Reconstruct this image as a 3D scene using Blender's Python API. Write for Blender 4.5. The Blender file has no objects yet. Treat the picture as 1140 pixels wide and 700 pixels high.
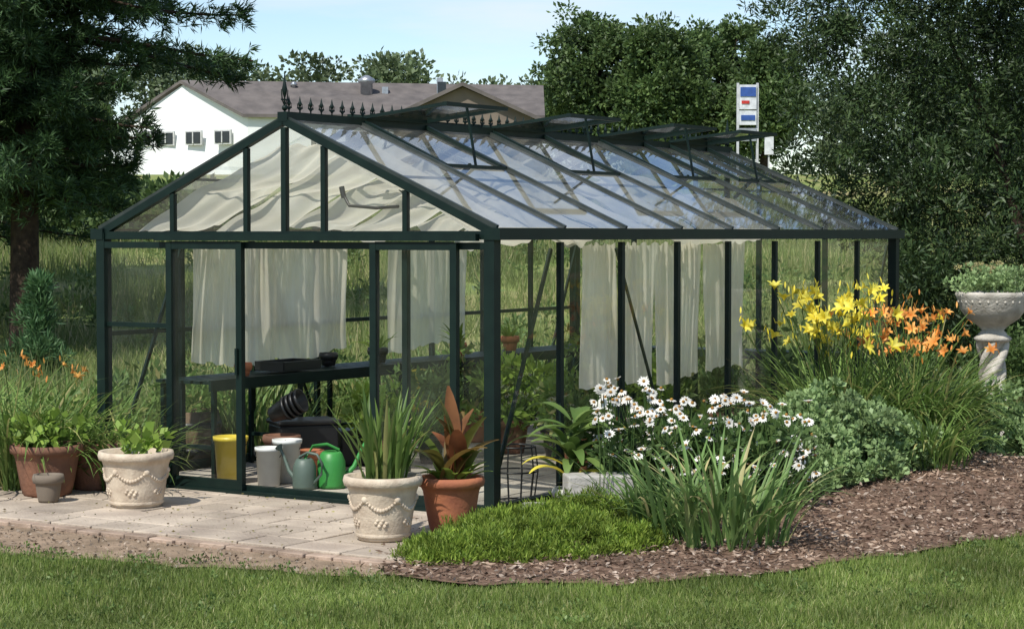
import bpy, math, random
import numpy as np
from mathutils import Vector, Matrix
R = np.random.default_rng(7); random.seed(7)
S = bpy.context.scene
def ss(a,b,x):
    t=np.clip((np.asarray(x,float)-a)/(b-a),0,1); return t*t*(3-2*t)
def terr(x,y):
    x=np.asarray(x,float); y=np.asarray(y,float)
    return 1.75*ss(23,48,y)+3.0*ss(50,95,y)+.2*np.exp(-((x-3.3)/1.3)**2-((y-16.9)/1.7)**2)+.03*np.sin(x*1.1)*np.cos(y*.7)*ss(22,30,y)
# greenhouse local frame: origin front right corner, a along gable to the left, b along side to the back
C0=np.array([-.1375,14.3]); A=np.array([-.8406,.5418]); B=np.array([.5418,.8406]); W=3.69; L=7.245
EZ=2.0; RZ=2.83
def G(a,b,z):
    p=C0+A*a+B*b; return (p[0],p[1],z)
def loc(x,y):
    rx=x-C0[0]; ry=y-C0[1]
    return rx*A[0]+ry*A[1], rx*B[0]+ry*B[1]
# ---------------- materials
def newmat(n):
    m=bpy.data.materials.new(n); m.use_nodes=True; nt=m.node_tree; nt.nodes.clear()
    o=nt.nodes.new('ShaderNodeOutputMaterial'); return m,nt,o
def N(nt,t,**k):
    n=nt.nodes.new(t)
    for a,b in k.items(): setattr(n,a,b)
    return n
def ramp(nt,stops):
    r=N(nt,'ShaderNodeValToRGB'); e=r.color_ramp.elements
    while len(e)<len(stops): e.new(.5)
    for i,(p,c) in enumerate(stops):
        e[i].position=p; e[i].color=(c[0],c[1],c[2],1)
    return r
def mat(name,c1,c2=None,rough=.6,scale=5,metal=0,bump=0,bscale=None,spec=.5,island=0,detail=6):
    m,nt,o=newmat(name); p=N(nt,'ShaderNodeBsdfPrincipled'); lk=nt.links.new
    tc=N(nt,'ShaderNodeTexCoord'); nz=N(nt,'ShaderNodeTexNoise'); nz.inputs['Scale'].default_value=scale; nz.inputs['Detail'].default_value=detail
    lk(tc.outputs['Object'],nz.inputs['Vector'])
    c2=c2 or tuple(v*.75 for v in c1)
    r=ramp(nt,[(.35,c2),(.65,c1)]); lk(nz.outputs['Fac'],r.inputs['Fac'])
    col=r.outputs['Color']
    if island:
        g=N(nt,'ShaderNodeNewGeometry'); mr=N(nt,'ShaderNodeMapRange'); mr.inputs['To Min'].default_value=1-island; mr.inputs['To Max'].default_value=1+island
        lk(g.outputs['Random Per Island'],mr.inputs['Value'])
        vm=N(nt,'ShaderNodeVectorMath',operation='SCALE'); lk(col,vm.inputs[0]); lk(mr.outputs['Result'],vm.inputs['Scale']); col=vm.outputs['Vector']
    lk(col,p.inputs['Base Color'])
    p.inputs['Roughness'].default_value=rough; p.inputs['Metallic'].default_value=metal; p.inputs['Specular IOR Level'].default_value=spec
    if bump:
        n2=N(nt,'ShaderNodeTexNoise'); n2.inputs['Scale'].default_value=bscale or scale*6; n2.inputs['Detail'].default_value=5
        lk(tc.outputs['Object'],n2.inputs['Vector'])
        b=N(nt,'ShaderNodeBump'); b.inputs['Strength'].default_value=bump; b.inputs['Distance'].default_value=.02
        lk(n2.outputs['Fac'],b.inputs['Height']); lk(b.outputs['Normal'],p.inputs['Normal'])
    lk(p.outputs['BSDF'],o.inputs['Surface']); return m
def leafmat(name,c1,c2,tr=.25,rough=.5,ns=1.5,c3=None,gain=1.0):
    m,nt,o=newmat(name); lk=nt.links.new
    g=N(nt,'ShaderNodeNewGeometry')
    st=[(0,c1),(1,c2)] if c3 is None else [(0,c1),(.8,c2),(1,c3)]
    r=ramp(nt,st); lk(g.outputs['Random Per Island'],r.inputs['Fac'])
    tc=N(nt,'ShaderNodeTexCoord'); nz=N(nt,'ShaderNodeTexNoise'); nz.inputs['Scale'].default_value=ns; nz.inputs['Detail'].default_value=3
    lk(tc.outputs['Object'],nz.inputs['Vector'])
    mr=N(nt,'ShaderNodeMapRange'); mr.inputs['From Min'].default_value=.3; mr.inputs['From Max'].default_value=.7; mr.inputs['To Min'].default_value=.62; mr.inputs['To Max'].default_value=1.35
    lk(nz.outputs['Fac'],mr.inputs['Value'])
    vm=N(nt,'ShaderNodeVectorMath',operation='SCALE'); lk(r.outputs['Color'],vm.inputs[0]); lk(mr.outputs['Result'],vm.inputs['Scale'])
    p=N(nt,'ShaderNodeBsdfPrincipled'); p.inputs['Roughness'].default_value=rough; p.inputs['Specular IOR Level'].default_value=.35
    t=N(nt,'ShaderNodeBsdfTranslucent'); mx=N(nt,'ShaderNodeMixShader'); mx.inputs[0].default_value=tr
    lk(vm.outputs['Vector'],p.inputs['Base Color']); lk(vm.outputs['Vector'],t.inputs['Color'])
    lk(p.outputs['BSDF'],mx.inputs[1]); lk(t.outputs['BSDF'],mx.inputs[2]); lk(mx.outputs[0],o.inputs['Surface']); return m
def glassmat(name,gain,dirt):
    m,nt,o=newmat(name); lk=nt.links.new
    g=N(nt,'ShaderNodeNewGeometry'); d=N(nt,'ShaderNodeVectorMath',operation='DOT_PRODUCT')
    lk(g.outputs['Incoming'],d.inputs[0]); lk(g.outputs['Normal'],d.inputs[1])
    ab=N(nt,'ShaderNodeMath',operation='ABSOLUTE'); lk(d.outputs['Value'],ab.inputs[0])
    s=N(nt,'ShaderNodeMath',operation='SUBTRACT'); s.inputs[0].default_value=1; lk(ab.outputs[0],s.inputs[1])
    pw=N(nt,'ShaderNodeMath',operation='POWER'); lk(s.outputs[0],pw.inputs[0]); pw.inputs[1].default_value=5
    mu=N(nt,'ShaderNodeMath',operation='MULTIPLY_ADD',use_clamp=True); lk(pw.outputs[0],mu.inputs[0]); mu.inputs[1].default_value=gain; mu.inputs[2].default_value=.045
    t=N(nt,'ShaderNodeBsdfTransparent'); t.inputs['Color'].default_value=(.97,.985,.975,1)
    gl=N(nt,'ShaderNodeBsdfGlossy'); gl.inputs['Roughness'].default_value=.03
    df=N(nt,'ShaderNodeBsdfDiffuse'); df.inputs['Color'].default_value=(.75,.75,.72,1)
    tc=N(nt,'ShaderNodeTexCoord'); nz=N(nt,'ShaderNodeTexNoise'); nz.inputs['Scale'].default_value=3; nz.inputs['Detail'].default_value=8; lk(tc.outputs['Object'],nz.inputs['Vector'])
    dm=N(nt,'ShaderNodeMapRange'); dm.inputs['From Min'].default_value=.4; dm.inputs['From Max'].default_value=.75; dm.inputs['To Min'].default_value=dirt*.4; dm.inputs['To Max'].default_value=dirt*2
    lk(nz.outputs['Fac'],dm.inputs['Value'])
    m1=N(nt,'ShaderNodeMixShader'); lk(dm.outputs['Result'],m1.inputs[0]); lk(t.outputs[0],m1.inputs[1]); lk(df.outputs[0],m1.inputs[2])
    m2=N(nt,'ShaderNodeMixShader'); lk(mu.outputs[0],m2.inputs[0]); lk(m1.outputs[0],m2.inputs[1]); lk(gl.outputs[0],m2.inputs[2])
    lk(m2.outputs[0],o.inputs['Surface']); return m
# ---------------- mesh helpers
def link(o): S.collection.objects.link(o); return o
def np_obj(name,V,F,m,smooth=False):
    V=np.ascontiguousarray(V,dtype=np.float32).reshape(-1,3); F=np.ascontiguousarray(F,dtype=np.int32)
    me=bpy.data.meshes.new(name); me.vertices.add(len(V)); me.vertices.foreach_set('co',V.ravel())
    me.loops.add(F.size); me.loops.foreach_set('vertex_index',F.ravel()); me.polygons.add(len(F))
    me.polygons.foreach_set('loop_start',np.arange(len(F),dtype=np.int32)*F.shape[1])
    if smooth: me.polygons.foreach_set('use_smooth',np.ones(len(F),dtype=bool))
    me.update(calc_edges=True); me.validate()
    me.materials.append(m); return link(bpy.data.objects.new(name,me))
class MB:
    def __init__(s): s.v=[]; s.f=[]; s.m=[]; s.s=[]
    def add(s,v,f,mi=0,sm=False):
        o=len(s.v); s.v+= [tuple(map(float,p)) for p in v]; s.f+=[tuple(i+o for i in q) for q in f]; s.m+=[mi]*len(f); s.s+=[sm]*len(f)
    def beam(s,p0,p1,w,h,mi=0,up=(0,0,1)):
        p0=Vector(p0);p1=Vector(p1); d=(p1-p0).normalized(); u=Vector(up)
        if abs(d.dot(u))>.98: u=Vector((B[0],B[1],0))
        x=d.cross(u).normalized(); y=x.cross(d).normalized(); x*=w/2; y*=h/2
        s.add([p0-x-y,p0+x-y,p0+x+y,p0-x+y,p1-x-y,p1+x-y,p1+x+y,p1-x+y],[(3,2,1,0),(4,5,6,7),(0,1,5,4),(1,2,6,5),(2,3,7,6),(3,0,4,7)],mi)
    def box(s,c,sz,rot=0,mi=0):
        c=Vector(c); q=Matrix.Rotation(rot,3,'Z'); v=[]
        for z in(-1,1):
            for x,y in((-1,-1),(1,-1),(1,1),(-1,1)): v.append(c+q@Vector((x*sz[0]/2,y*sz[1]/2,z*sz[2]/2)))
        s.add(v,[(3,2,1,0),(4,5,6,7),(0,1,5,4),(1,2,6,5),(2,3,7,6),(3,0,4,7)],mi)
    def lathe(s,prof,c=(0,0,0),seg=32,mi=0,M=None):
        v=[];f=[]; n=len(prof)
        for r,z in prof:
            for k in range(seg):
                t=2*math.pi*k/seg; p=Vector((r*math.cos(t),r*math.sin(t),z))
                if M: p=M@p
                v.append(p+Vector(c))
        for i in range(n-1):
            for k in range(seg):
                a=i*seg+k; b=i*seg+(k+1)%seg; f.append((a,b,b+seg,a+seg))
        s.add(v,f,mi,True)
    def tube(s,pts,rad,seg=7,mi=0):
        pts=[Vector(p) for p in pts]; v=[];f=[]
        for i,p in enumerate(pts):
            d=(pts[min(i+1,len(pts)-1)]-pts[max(i-1,0)]).normalized()
            u=Vector((0,0,1)) if abs(d.z)<.9 else Vector((1,0,0))
            x=d.cross(u).normalized(); y=x.cross(d); r=rad[i] if hasattr(rad,'__len__') else rad
            for k in range(seg):
                t=2*math.pi*k/seg; v.append(p+x*(r*math.cos(t))+y*(r*math.sin(t)))
        for i in range(len(pts)-1):
            for k in range(seg):
                a=i*seg+k; b=i*seg+(k+1)%seg; f.append((a,b,b+seg,a+seg))
        s.add(v,f,mi,True)
    def ball(s,c,r,mi=0,sc=(1,1,1),n=8):
        v=[];f=[]
        for i in range(n+1):
            ph=math.pi*i/n
            for k in range(n*2):
                t=math.pi*k/n; v.append((c[0]+r*sc[0]*math.sin(ph)*math.cos(t),c[1]+r*sc[1]*math.sin(ph)*math.sin(t),c[2]+r*sc[2]*math.cos(ph)))
        for i in range(n):
            for k in range(2*n):
                a=i*2*n+k; b=i*2*n+(k+1)%(2*n); f.append((a,a+2*n,b+2*n,b))
        s.add(v,f,mi,True)
    def obj(s,name,*mats):
        me=bpy.data.meshes.new(name); me.from_pydata(s.v,[],s.f)
        me.polygons.foreach_set('material_index',s.m); me.polygons.foreach_set('use_smooth',s.s); me.update()
        for m in mats: me.materials.append(m)
        return link(bpy.data.objects.new(name,me))
def group(name,*objs,at=(0,0,0)):
    e=link(bpy.data.objects.new(name,None)); e.empty_display_size=.3
    for o in objs: o.parent=e
    return e
def nrm(v): return v/(np.linalg.norm(v,axis=-1,keepdims=True)+1e-9)
def leafq(C,D,Ln,Wd):
    n=len(C); D=nrm(D); sd=nrm(np.cross(D,R.normal(size=(n,3)))); nr=np.cross(D,sd)
    Ln=np.broadcast_to(np.asarray(Ln,float),(n,))[:,None]; Wd=np.broadcast_to(np.asarray(Wd,float),(n,))[:,None]
    mid=C+D*Ln*.5+nr*Ln*.08
    V=np.stack([C,mid+sd*Wd/2,C+D*Ln,mid-sd*Wd/2],1).reshape(-1,3)
    return V,np.arange(4*n).reshape(n,4)
def clumpf(cs,rs,nper,Ln,Wd,up=.4,shell=.5):
    cs=np.asarray(cs,float); K=len(cs); rs=np.broadcast_to(np.asarray(rs,float),(K,))
    u=nrm(R.normal(size=(K,nper,3))); rad=(shell+(1-shell)*R.random((K,nper,1)))*rs[:,None,None]
    C=cs[:,None,:]+u*rad*np.array([1,1,.8]); D=u*.8+R.normal(size=u.shape)*.5+np.array([0,0,up])
    n=K*nper; sz=R.uniform(.6,1.25,n)
    return leafq(C.reshape(-1,3),D.reshape(-1,3),Ln*sz,Wd*sz)
def strap(base,az,Ln,Wd,t0,cv,seg=7,prof='blade',ex=1.3):
    n=len(base); az=np.asarray(az); Ln=np.broadcast_to(Ln,(n,)); Wd=np.broadcast_to(Wd,(n,)); t0=np.broadcast_to(t0,(n,)); cv=np.broadcast_to(cv,(n,))
    h=np.stack([np.cos(az),np.sin(az),0*az],1); sd=np.stack([-np.sin(az),np.cos(az),0*az],1)
    p=np.array(base,float); V=[]
    for k in range(seg+1):
        t=k/seg; th=t0+cv*t**ex
        w={'blade':(.55+.45*math.sin(math.pi*min(t*1.3,1)*.5))*(1-t**3)+.02,'broad':max(math.sin(math.pi*min(1,t*.94+.03))**.8,.03),'stem':1}[prof]
        nr=np.stack([-np.cos(th),0*th,np.sin(th)],1); nrw=h*nr[:,:1]+np.array([0,0,1])*nr[:,2:]
        hw=(Wd*w/2)[:,None]
        V+= [p-sd*hw+nrw*hw*.35,p.copy(),p+sd*hw+nrw*hw*.35]
        th2=t0+cv*((k+.5)/seg)**ex
        p=p+(Ln/seg)[:,None]*(h*np.sin(th2)[:,None]+np.array([0,0,1])*np.cos(th2)[:,None])
    V=np.stack(V,1); M=3*(seg+1); F=[]
    for k in range(seg):
        a=3*k; F+=[(a,a+1,a+4,a+3),(a+1,a+2,a+5,a+4)]
    F=np.array(F)[None]+ (np.arange(n)*M)[:,None,None]
    return V.reshape(-1,3),F.reshape(-1,4),p
def cat(*vf):
    V=[];F=[];o=0
    for v,f in vf: V.append(v);F.append(f+o);o+=len(v)
    return np.concatenate(V),np.concatenate(F)
# ---------------- material library
M_frame=mat('dark_green_frame',(.005,.016,.012),(.003,.011,.009),rough=.5,scale=8,spec=.25)
M_bar=mat('roof_bar_sheen',(.035,.042,.038),(.018,.026,.022),rough=.4,scale=8,spec=.4)  # frame green made lighter and greyer: reflected sheen put into the base colour
M_glass=glassmat('glass_wall',.9,.012); M_roofg=glassmat('glass_roof',1.6,.13)
def clothmat():
    m,nt,o=newmat('shade_cloth'); lk=nt.links.new
    tc=N(nt,'ShaderNodeTexCoord'); nz=N(nt,'ShaderNodeTexNoise'); nz.inputs['Scale'].default_value=3; nz.inputs['Detail'].default_value=5; lk(tc.outputs['Object'],nz.inputs['Vector'])
    r=ramp(nt,[(.3,(.88,.81,.65)),(.7,(.94,.90,.78))]); lk(nz.outputs['Fac'],r.inputs['Fac'])
    d=N(nt,'ShaderNodeBsdfDiffuse'); t=N(nt,'ShaderNodeBsdfTranslucent'); lk(r.outputs[0],d.inputs[0]); lk(r.outputs[0],t.inputs[0])
    mx=N(nt,'ShaderNodeMixShader'); mx.inputs[0].default_value=.55; lk(d.outputs[0],mx.inputs[1]); lk(t.outputs[0],mx.inputs[2])
    tp=N(nt,'ShaderNodeBsdfTransparent'); m2=N(nt,'ShaderNodeMixShader'); m2.inputs[0].default_value=.14; lk(mx.outputs[0],m2.inputs[1]); lk(tp.outputs[0],m2.inputs[2]); lk(m2.outputs[0],o.inputs['Surface']); return m
M_cloth=clothmat()
M_paver=mat('paver',(.50,.42,.33),(.33,.27,.215),rough=.9,scale=2.2,bump=.5,bscale=40,island=.18,spec=.2)
M_brick=mat('edging_brick',(.40,.30,.23),(.27,.20,.15),rough=.95,scale=6,bump=.5,bscale=40,island=.25,spec=.2)
M_mulch=mat('mulch',(.22,.14,.10),(.12,.08,.055),rough=1,scale=14,bump=.9,bscale=60,spec=.1)
M_chip=leafmat('mulch_chips',(.10,.06,.04),(.33,.235,.17),tr=0,rough=.9,ns=2,c3=(.52,.43,.35))
M_dirt=mat('dirt',(.34,.25,.175),(.21,.155,.105),rough=1,scale=5,bump=.7,bscale=50,spec=.1)
M_bark=mat('bark',(.07,.05,.035),(.035,.025,.02),rough=.95,scale=9,bump=.8,bscale=25,spec=.1)
M_cream=mat('cream_pot',(.62,.52,.40),(.45,.36,.27),rough=.8,scale=9,bump=.3,bscale=50,spec=.25)
M_terra=mat('terracotta',(.42,.155,.075),(.31,.11,.06),rough=.8,scale=7,bump=.2,bscale=40,spec=.25)
M_terra2=mat('dark_terracotta',(.24,.115,.07),(.15,.08,.055),rough=.85,scale=6,bump=.3,spec=.2)
M_soil=mat('soil',(.05,.035,.025),rough=1,scale=20,bump=.8)
M_black=mat('black_plastic',(.012,.012,.013),rough=.4)
M_stone=mat('concrete',(.48,.46,.42),(.36,.34,.31),rough=.9,scale=6,bump=.5,bscale=35,spec=.2)
M_urn=mat('urn_stone',(.56,.52,.45),(.36,.33,.28),rough=.9,scale=9,bump=.5,bscale=45,spec=.2)
# ---------------- ground
def ground():
    xs=np.concatenate([[-420,-250,-150,-90,-60,-40,-28,-20],np.arange(-15,15.1,.5),[20,28,40,60,90,150,250,420]])
    ys=np.concatenate([[-80,-30,0,5],np.arange(8,24,.4),np.arange(24,60,1.5),np.arange(60,110,4),[120,150,200,300,480]])
    X,Y=np.meshgrid(xs,ys); Z=terr(X,Y); V=np.stack([X,Y,Z],-1).reshape(-1,3); nx=len(xs); ny=len(ys)
    I=np.arange(nx*ny).reshape(ny,nx); F=np.stack([I[:-1,:-1],I[:-1,1:],I[1:,1:],I[1:,:-1]],-1).reshape(-1,4)
    m,nt,o=newmat('ground_grass'); lk=nt.links.new; p=N(nt,'ShaderNodeBsdfPrincipled'); p.inputs['Roughness'].default_value=1; p.inputs['Specular IOR Level'].default_value=.1
    tc=N(nt,'ShaderNodeTexCoord'); sp=N(nt,'ShaderNodeSeparateXYZ'); lk(tc.outputs['Object'],sp.inputs[0])
    n1=N(nt,'ShaderNodeTexNoise'); n1.inputs['Scale'].default_value=.35; n1.inputs['Detail'].default_value=10; lk(tc.outputs['Object'],n1.inputs['Vector'])
    n2=N(nt,'ShaderNodeTexNoise'); n2.inputs['Scale'].default_value=9; n2.inputs['Detail'].default_value=8; lk(tc.outputs['Object'],n2.inputs['Vector'])
    near=ramp(nt,[(.3,(.07,.10,.03)),(.7,(.15,.185,.055))]); lk(n2.outputs[0],near.inputs[0])
    far=ramp(nt,[(.35,(.13,.19,.05)),(.5,(.21,.25,.08)),(.65,(.33,.28,.14))]); lk(n1.outputs[0],far.inputs[0])
    mr=N(nt,'ShaderNodeMapRange'); mr.inputs['From Min'].default_value=17; mr.inputs['From Max'].default_value=24; lk(sp.outputs['Y'],mr.inputs['Value'])
    mx=N(nt,'ShaderNodeMix',data_type='RGBA'); lk(mr.outputs[0],mx.inputs['Factor']); lk(near.outputs[0],mx.inputs['A']); lk(far.outputs[0],mx.inputs['B'])
    lk(mx.outputs['Result'],p.inputs['Base Color']); bp=N(nt,'ShaderNodeBump'); bp.inputs['Distance'].default_value=.05; lk(n2.outputs[0],bp.inputs['Height']); lk(bp.outputs[0],p.inputs['Normal'])
    lk(p.outputs[0],o.inputs[0]); np_obj('ground',V,F,m,True)
ground()
bx=np.array([-9,-3.18,-.67,-.25,.66,1.46,2.39,3.37,6,10]); by=np.array([15.5,12.75,11.85,11.6,11.6,11.95,12.7,13.5,15.3,18])
def yb(x): return np.interp(x,bx,by)+.04*np.sin(np.asarray(x)*7)+.03*np.sin(np.asarray(x)*17+1)
def sheet(name,xs,f0,f1,ny,dz,m):
    X=[];Y=[]
    for x in xs:
        t=np.linspace(0,1,ny); y=f0(x)*(1-t)+f1(x)*t; X.append(np.full(ny,x));Y.append(y)
    X=np.array(X);Y=np.array(Y);V=np.stack([X,Y,terr(X,Y)+dz],-1).reshape(-1,3); I=np.arange(X.size).reshape(X.shape)
    F=np.stack([I[:-1,:-1],I[1:,:-1],I[1:,1:],I[:-1,1:]],-1).reshape(-1,4); return np_obj(name,V,F,m,True)
def mback(x): return 14.3 if x<-.14 else min(14.3+(x+.1375)*1.5516-.04,21.5)
sheet('mulch_bed',np.arange(-.75,10,.15),lambda x:float(yb(x)),mback,60,.025,M_mulch)
sheet('dirt_path',np.arange(-9,-.7,.2),lambda x:float(yb(x)),lambda x:12.25-(x+.74)*.6445+.4,12,.012,M_dirt)
# chips
n=42000; x=R.uniform(-.8,6.5,n); y=R.uniform(11.4,18.5,n); k=(y>yb(x)-.03*R.random(n))&(y<14.2+np.maximum(x+.14,0)*1.45); x=x[k];y=y[k];n=len(x)
C=np.stack([x,y,terr(x,y)+.03+.02*R.random(n)],1); D=R.normal(size=(n,3))*[1,1,.22]
V,F=leafq(C,D,R.uniform(.02,.07,n),R.uniform(.008,.022,n)); np_obj('mulch_chips',V,F,M_chip)
n=9000; x=R.uniform(-7,-.7,n); y=R.uniform(11.8,17,n); k=(y>yb(x))&(y<12.25-(x+.74)*.6445); x=x[k];y=y[k];n=len(x)
V,F=leafq(np.stack([x,y,terr(x,y)+.02],1),R.normal(size=(n,3))*[1,1,.3],R.uniform(.01,.045,n),R.uniform(.008,.028,n)); np_obj('gravel',V,F,leafmat('gravel',(.14,.10,.07),(.38,.31,.24),tr=0,rough=.9))
# lawn blades
M_lawn=leafmat('lawn_blades',(.12,.18,.038),(.22,.29,.065),tr=.35,ns=1.2,c3=(.42,.40,.18))
n=330000; x=R.uniform(-5.2,6,n); y=9.3+R.random(n)**.9*5.5; k=(y<yb(x)+np.where(x<-.7,.3,.09)*R.random(n)**3); x=x[k];y=y[k];n=len(x)
hgt=R.uniform(.022,.055,n)*(1+.35*np.sin(x*2.3+np.sin(y*3)*1.5)*np.sin(y*2.9)); az=R.uniform(0,6.28,n); w=R.uniform(.0025,.005,n)
Bp=np.stack([x,y,terr(x,y)],1); sd=np.stack([np.cos(az),np.sin(az),0*az],1); tp=Bp+np.stack([R.normal(size=n)*.016,R.normal(size=n)*.016,hgt],1)
V=np.stack([Bp-sd*w[:,None],Bp+sd*w[:,None],tp],1).reshape(-1,3); np_obj('lawn',V,np.arange(3*n).reshape(-1,3),M_lawn)
cs=[];
for i in range(420):
    xx=R.uniform(-4,5); yy=R.uniform(10,14); 
    if yy<yb(xx): cs.append((xx,yy,.02))
for i in range(40):
    xx=R.uniform(-4.5,-.8); cs.append((xx,float(yb(xx))+abs(R.normal())*.12,.02))
v=clumpf(cs,.05,24,.024,.015,.6,.1); np_obj('lawn_clover',v[0],v[1],leafmat('clover',(.10,.16,.04),(.17,.24,.065),tr=.3))
# meadow
M_mead=leafmat('meadow_blades',(.12,.18,.045),(.25,.29,.10),tr=.35,ns=.35,c3=(.54,.46,.26))
n=250000; y=16+R.random(n)**1.8*55; x=R.uniform(-1,1,n)*(4+y*.27); a,b=loc(x,y)
k=((a>W+.15)|(b>L+.15)|(a<-5))&~((a>-9)&(a<-.0)&(b<L))&~((b<.2))&(np.sin(x*1.3+np.sin(y))*np.sin(y*.9+x*.4)>-.6)
x=x[k];y=y[k];n=len(x); az=R.uniform(0,6.28,n); sc=(1+ (y-16)/40); hgt=R.uniform(.12,.5,n)*(1+.5*np.sin(x*.8)*np.sin(y*.6)); w=R.uniform(.004,.010,n)*sc
Bp=np.stack([x,y,terr(x,y)],1); sd=np.stack([np.cos(az),np.sin(az),0*az],1); tp=Bp+np.stack([R.normal(size=n)*.11,R.normal(size=n)*.11,hgt],1)
V=np.stack([Bp-sd*w[:,None],Bp+sd*w[:,None],tp],1).reshape(-1,3); np_obj('meadow_grass',V,np.arange(3*n).reshape(-1,3),M_mead)
# meadow weeds clumps
M_weed=leafmat('weed_leaves',(.065,.12,.032),(.14,.21,.065),tr=.3)
cs=[]
for i in range(460):
    yy=19+R.random()**1.3*40; xx=R.uniform(-1,1)*(4+yy*.26); aa,bb=loc(xx,yy)
    if (aa>W+.5 or bb>L+.5) and not(aa<0 and bb<L): cs.append((xx,yy,float(terr(xx,yy))+R.uniform(.05,.4)))
V,F=clumpf(cs,R.uniform(.15,.45,len(cs)),90,.11,.045,.5,.2); np_obj('meadow_weeds',V,F,M_weed)
# ---------------- patio
pm=MB(); rot=math.atan2(A[1],A[0])
b0=-2.05; rows=[.11,.32,.42,.30,.36,.34,.20]
bb=b0
for ri,rw in enumerate(rows):
    a=-.6
    while a<6.6:
        wd=.215 if ri==0 else random.choice([.3,.45,.6,.38]); aa=a
        z=.05+random.uniform(-.004,.005)-(.012 if ri==0 else 0); c=G(aa+wd/2,bb+rw/2+(random.uniform(-.01,.01) if ri==0 else 0),z/2-.01); pm.box(c,(wd-.012,rw-.012,z+.02),rot+random.uniform(-.008,.008)*(3 if ri==0 else 1),2 if ri==0 else 0); a+=wd
    bb+=rw
pm.box(G(3.0,-1.0,.008),(7.18,2.02,.05),rot,1)
po=pm.obj('stone_patio',M_paver,M_dirt,M_brick); bv=po.modifiers.new('b','BEVEL'); bv.width=.005; bv.segments=1
pf=MB(); b_=.02
while b_<L-.1:
    a=.05
    while a<W-.1:
        wd=min(.46,W-.05-a); pf.box(G(a+wd/2,b_+.15,.02),(wd-.01,.295,.05+random.uniform(-.003,.003)),rot); a+=.46
    b_+=.305
M_floor=mat('floor_paver',(.45,.40,.33),(.29,.25,.21),rough=.9,scale=2,bump=.4,bscale=40,island=.15)
pf.obj('greenhouse_floor',M_floor)
n=500; pa=R.uniform(-.5,5,n); pb2=R.uniform(-2.0,0,n); C=np.array([G(pa[i],pb2[i],.062) for i in range(n)])
V,F=leafq(C,R.normal(size=(n,3))*[1,1,.1],R.uniform(.01,.035,n),R.uniform(.006,.014,n)); np_obj('fallen_leaves',V,F,leafmat('leaf_litter',(.12,.08,.04),(.25,.22,.08),tr=.1,c3=(.1,.15,.04)))
# ---------------- greenhouse
fr=MB(); gl=MB(); rg=MB()
P=8; pb=L/P
def slope(a): return EZ+(RZ-EZ)*(1-abs(a-W/2)/(W/2))
for a,b in((0,0),(W,0),(0,L),(W,L)): fr.beam(G(a,b,.0),G(a,b,EZ+.02),.085,.085)
for sidea in(0,W):
    for i in range(1,P): fr.beam(G(sidea,i*pb,.1),G(sidea,i*pb,EZ-.05),.04,.045)
    fr.beam(G(sidea,.043,.06),G(sidea,L-.043,.06),.07,.11)
    s=-1 if sidea==0 else 1
    fr.beam(G(sidea+s*.03,-.05,EZ+.01),G(sidea+s*.03,L+.05,EZ+.01),.13,.085)     # gutter
    for i in range(P): gl.add([G(sidea,i*pb,.11),G(sidea,(i+1)*pb,.11),G(sidea,(i+1)*pb,EZ-.04),G(sidea,i*pb,EZ-.04)],[(0,1,2,3)])
    ia=.05 if sidea==0 else W-.05
    for i in (0,P-1): 
        fr.beam(G(ia,i*pb+.06,.15),G(ia,(i+1)*pb-.05,EZ-.1),.02,.03)
    fr.beam(G(ia,2*pb,EZ-.1),G(ia,3*pb,.2),.016,.022)
fr.beam(G(W-.0,.05,1.22),G(W,pb*8,1.22),.03,.035)
# gables
for b,front in((0,1),(L,0)):
    fr.beam(G(-.07,b,EZ-.005),G(W/2,b,RZ+.02),.055,.055); fr.beam(G(W+.07,b,EZ-.005),G(W/2,b,RZ+.02),.055,.055)
    fr.beam(G(.045,b,EZ-.0),G(W-.045,b,EZ-.0),.06,.06)
    for q in(1,2,3,4): 
        a=W*q/5; fr.beam(G(a,b,EZ+.03),G(a,b,slope(a)-.01),.04,.04)
    fr.beam(G(W/2,b,EZ+.03),G(W/2,b,RZ-.03),.045,.045)
    gl.add([G(.0,b,EZ),G(W/2,b,RZ),G(W,b,EZ)],[(0,1,2)])
    fr.beam(G(.045,b,.06),G(W-.045,b,.06),.06,.1)
    if front:
        fr.beam(G(.045,-.005,1.925),G(W-.045,-.005,1.925),.07,.05)
        for a in(W*.2,W*.8): fr.beam(G(W-a,b,.11),G(W-a,b,1.9),.045,.045)
        for a0,a1 in((0,W*.2),(W*.8,W)): gl.add([G(a0,b,.11),G(a1,b,.11),G(a1,b,1.9),G(a0,b,1.9)],[(0,1,2,3)])
        fr.beam(G(W*.8,0,1.3),G(W-.04,0,1.3),.025,.035)
    else:
        for q in(1,2,3,4): fr.beam(G(W*q/5,b,.11),G(W*q/5,b,EZ-.03),.045,.045)
        gl.add([G(0,b,.11),G(W,b,.11),G(W,b,EZ-.03),G(0,b,EZ-.03)],[(0,1,2,3)])
frame=fr.obj('frame',M_frame)
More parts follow.
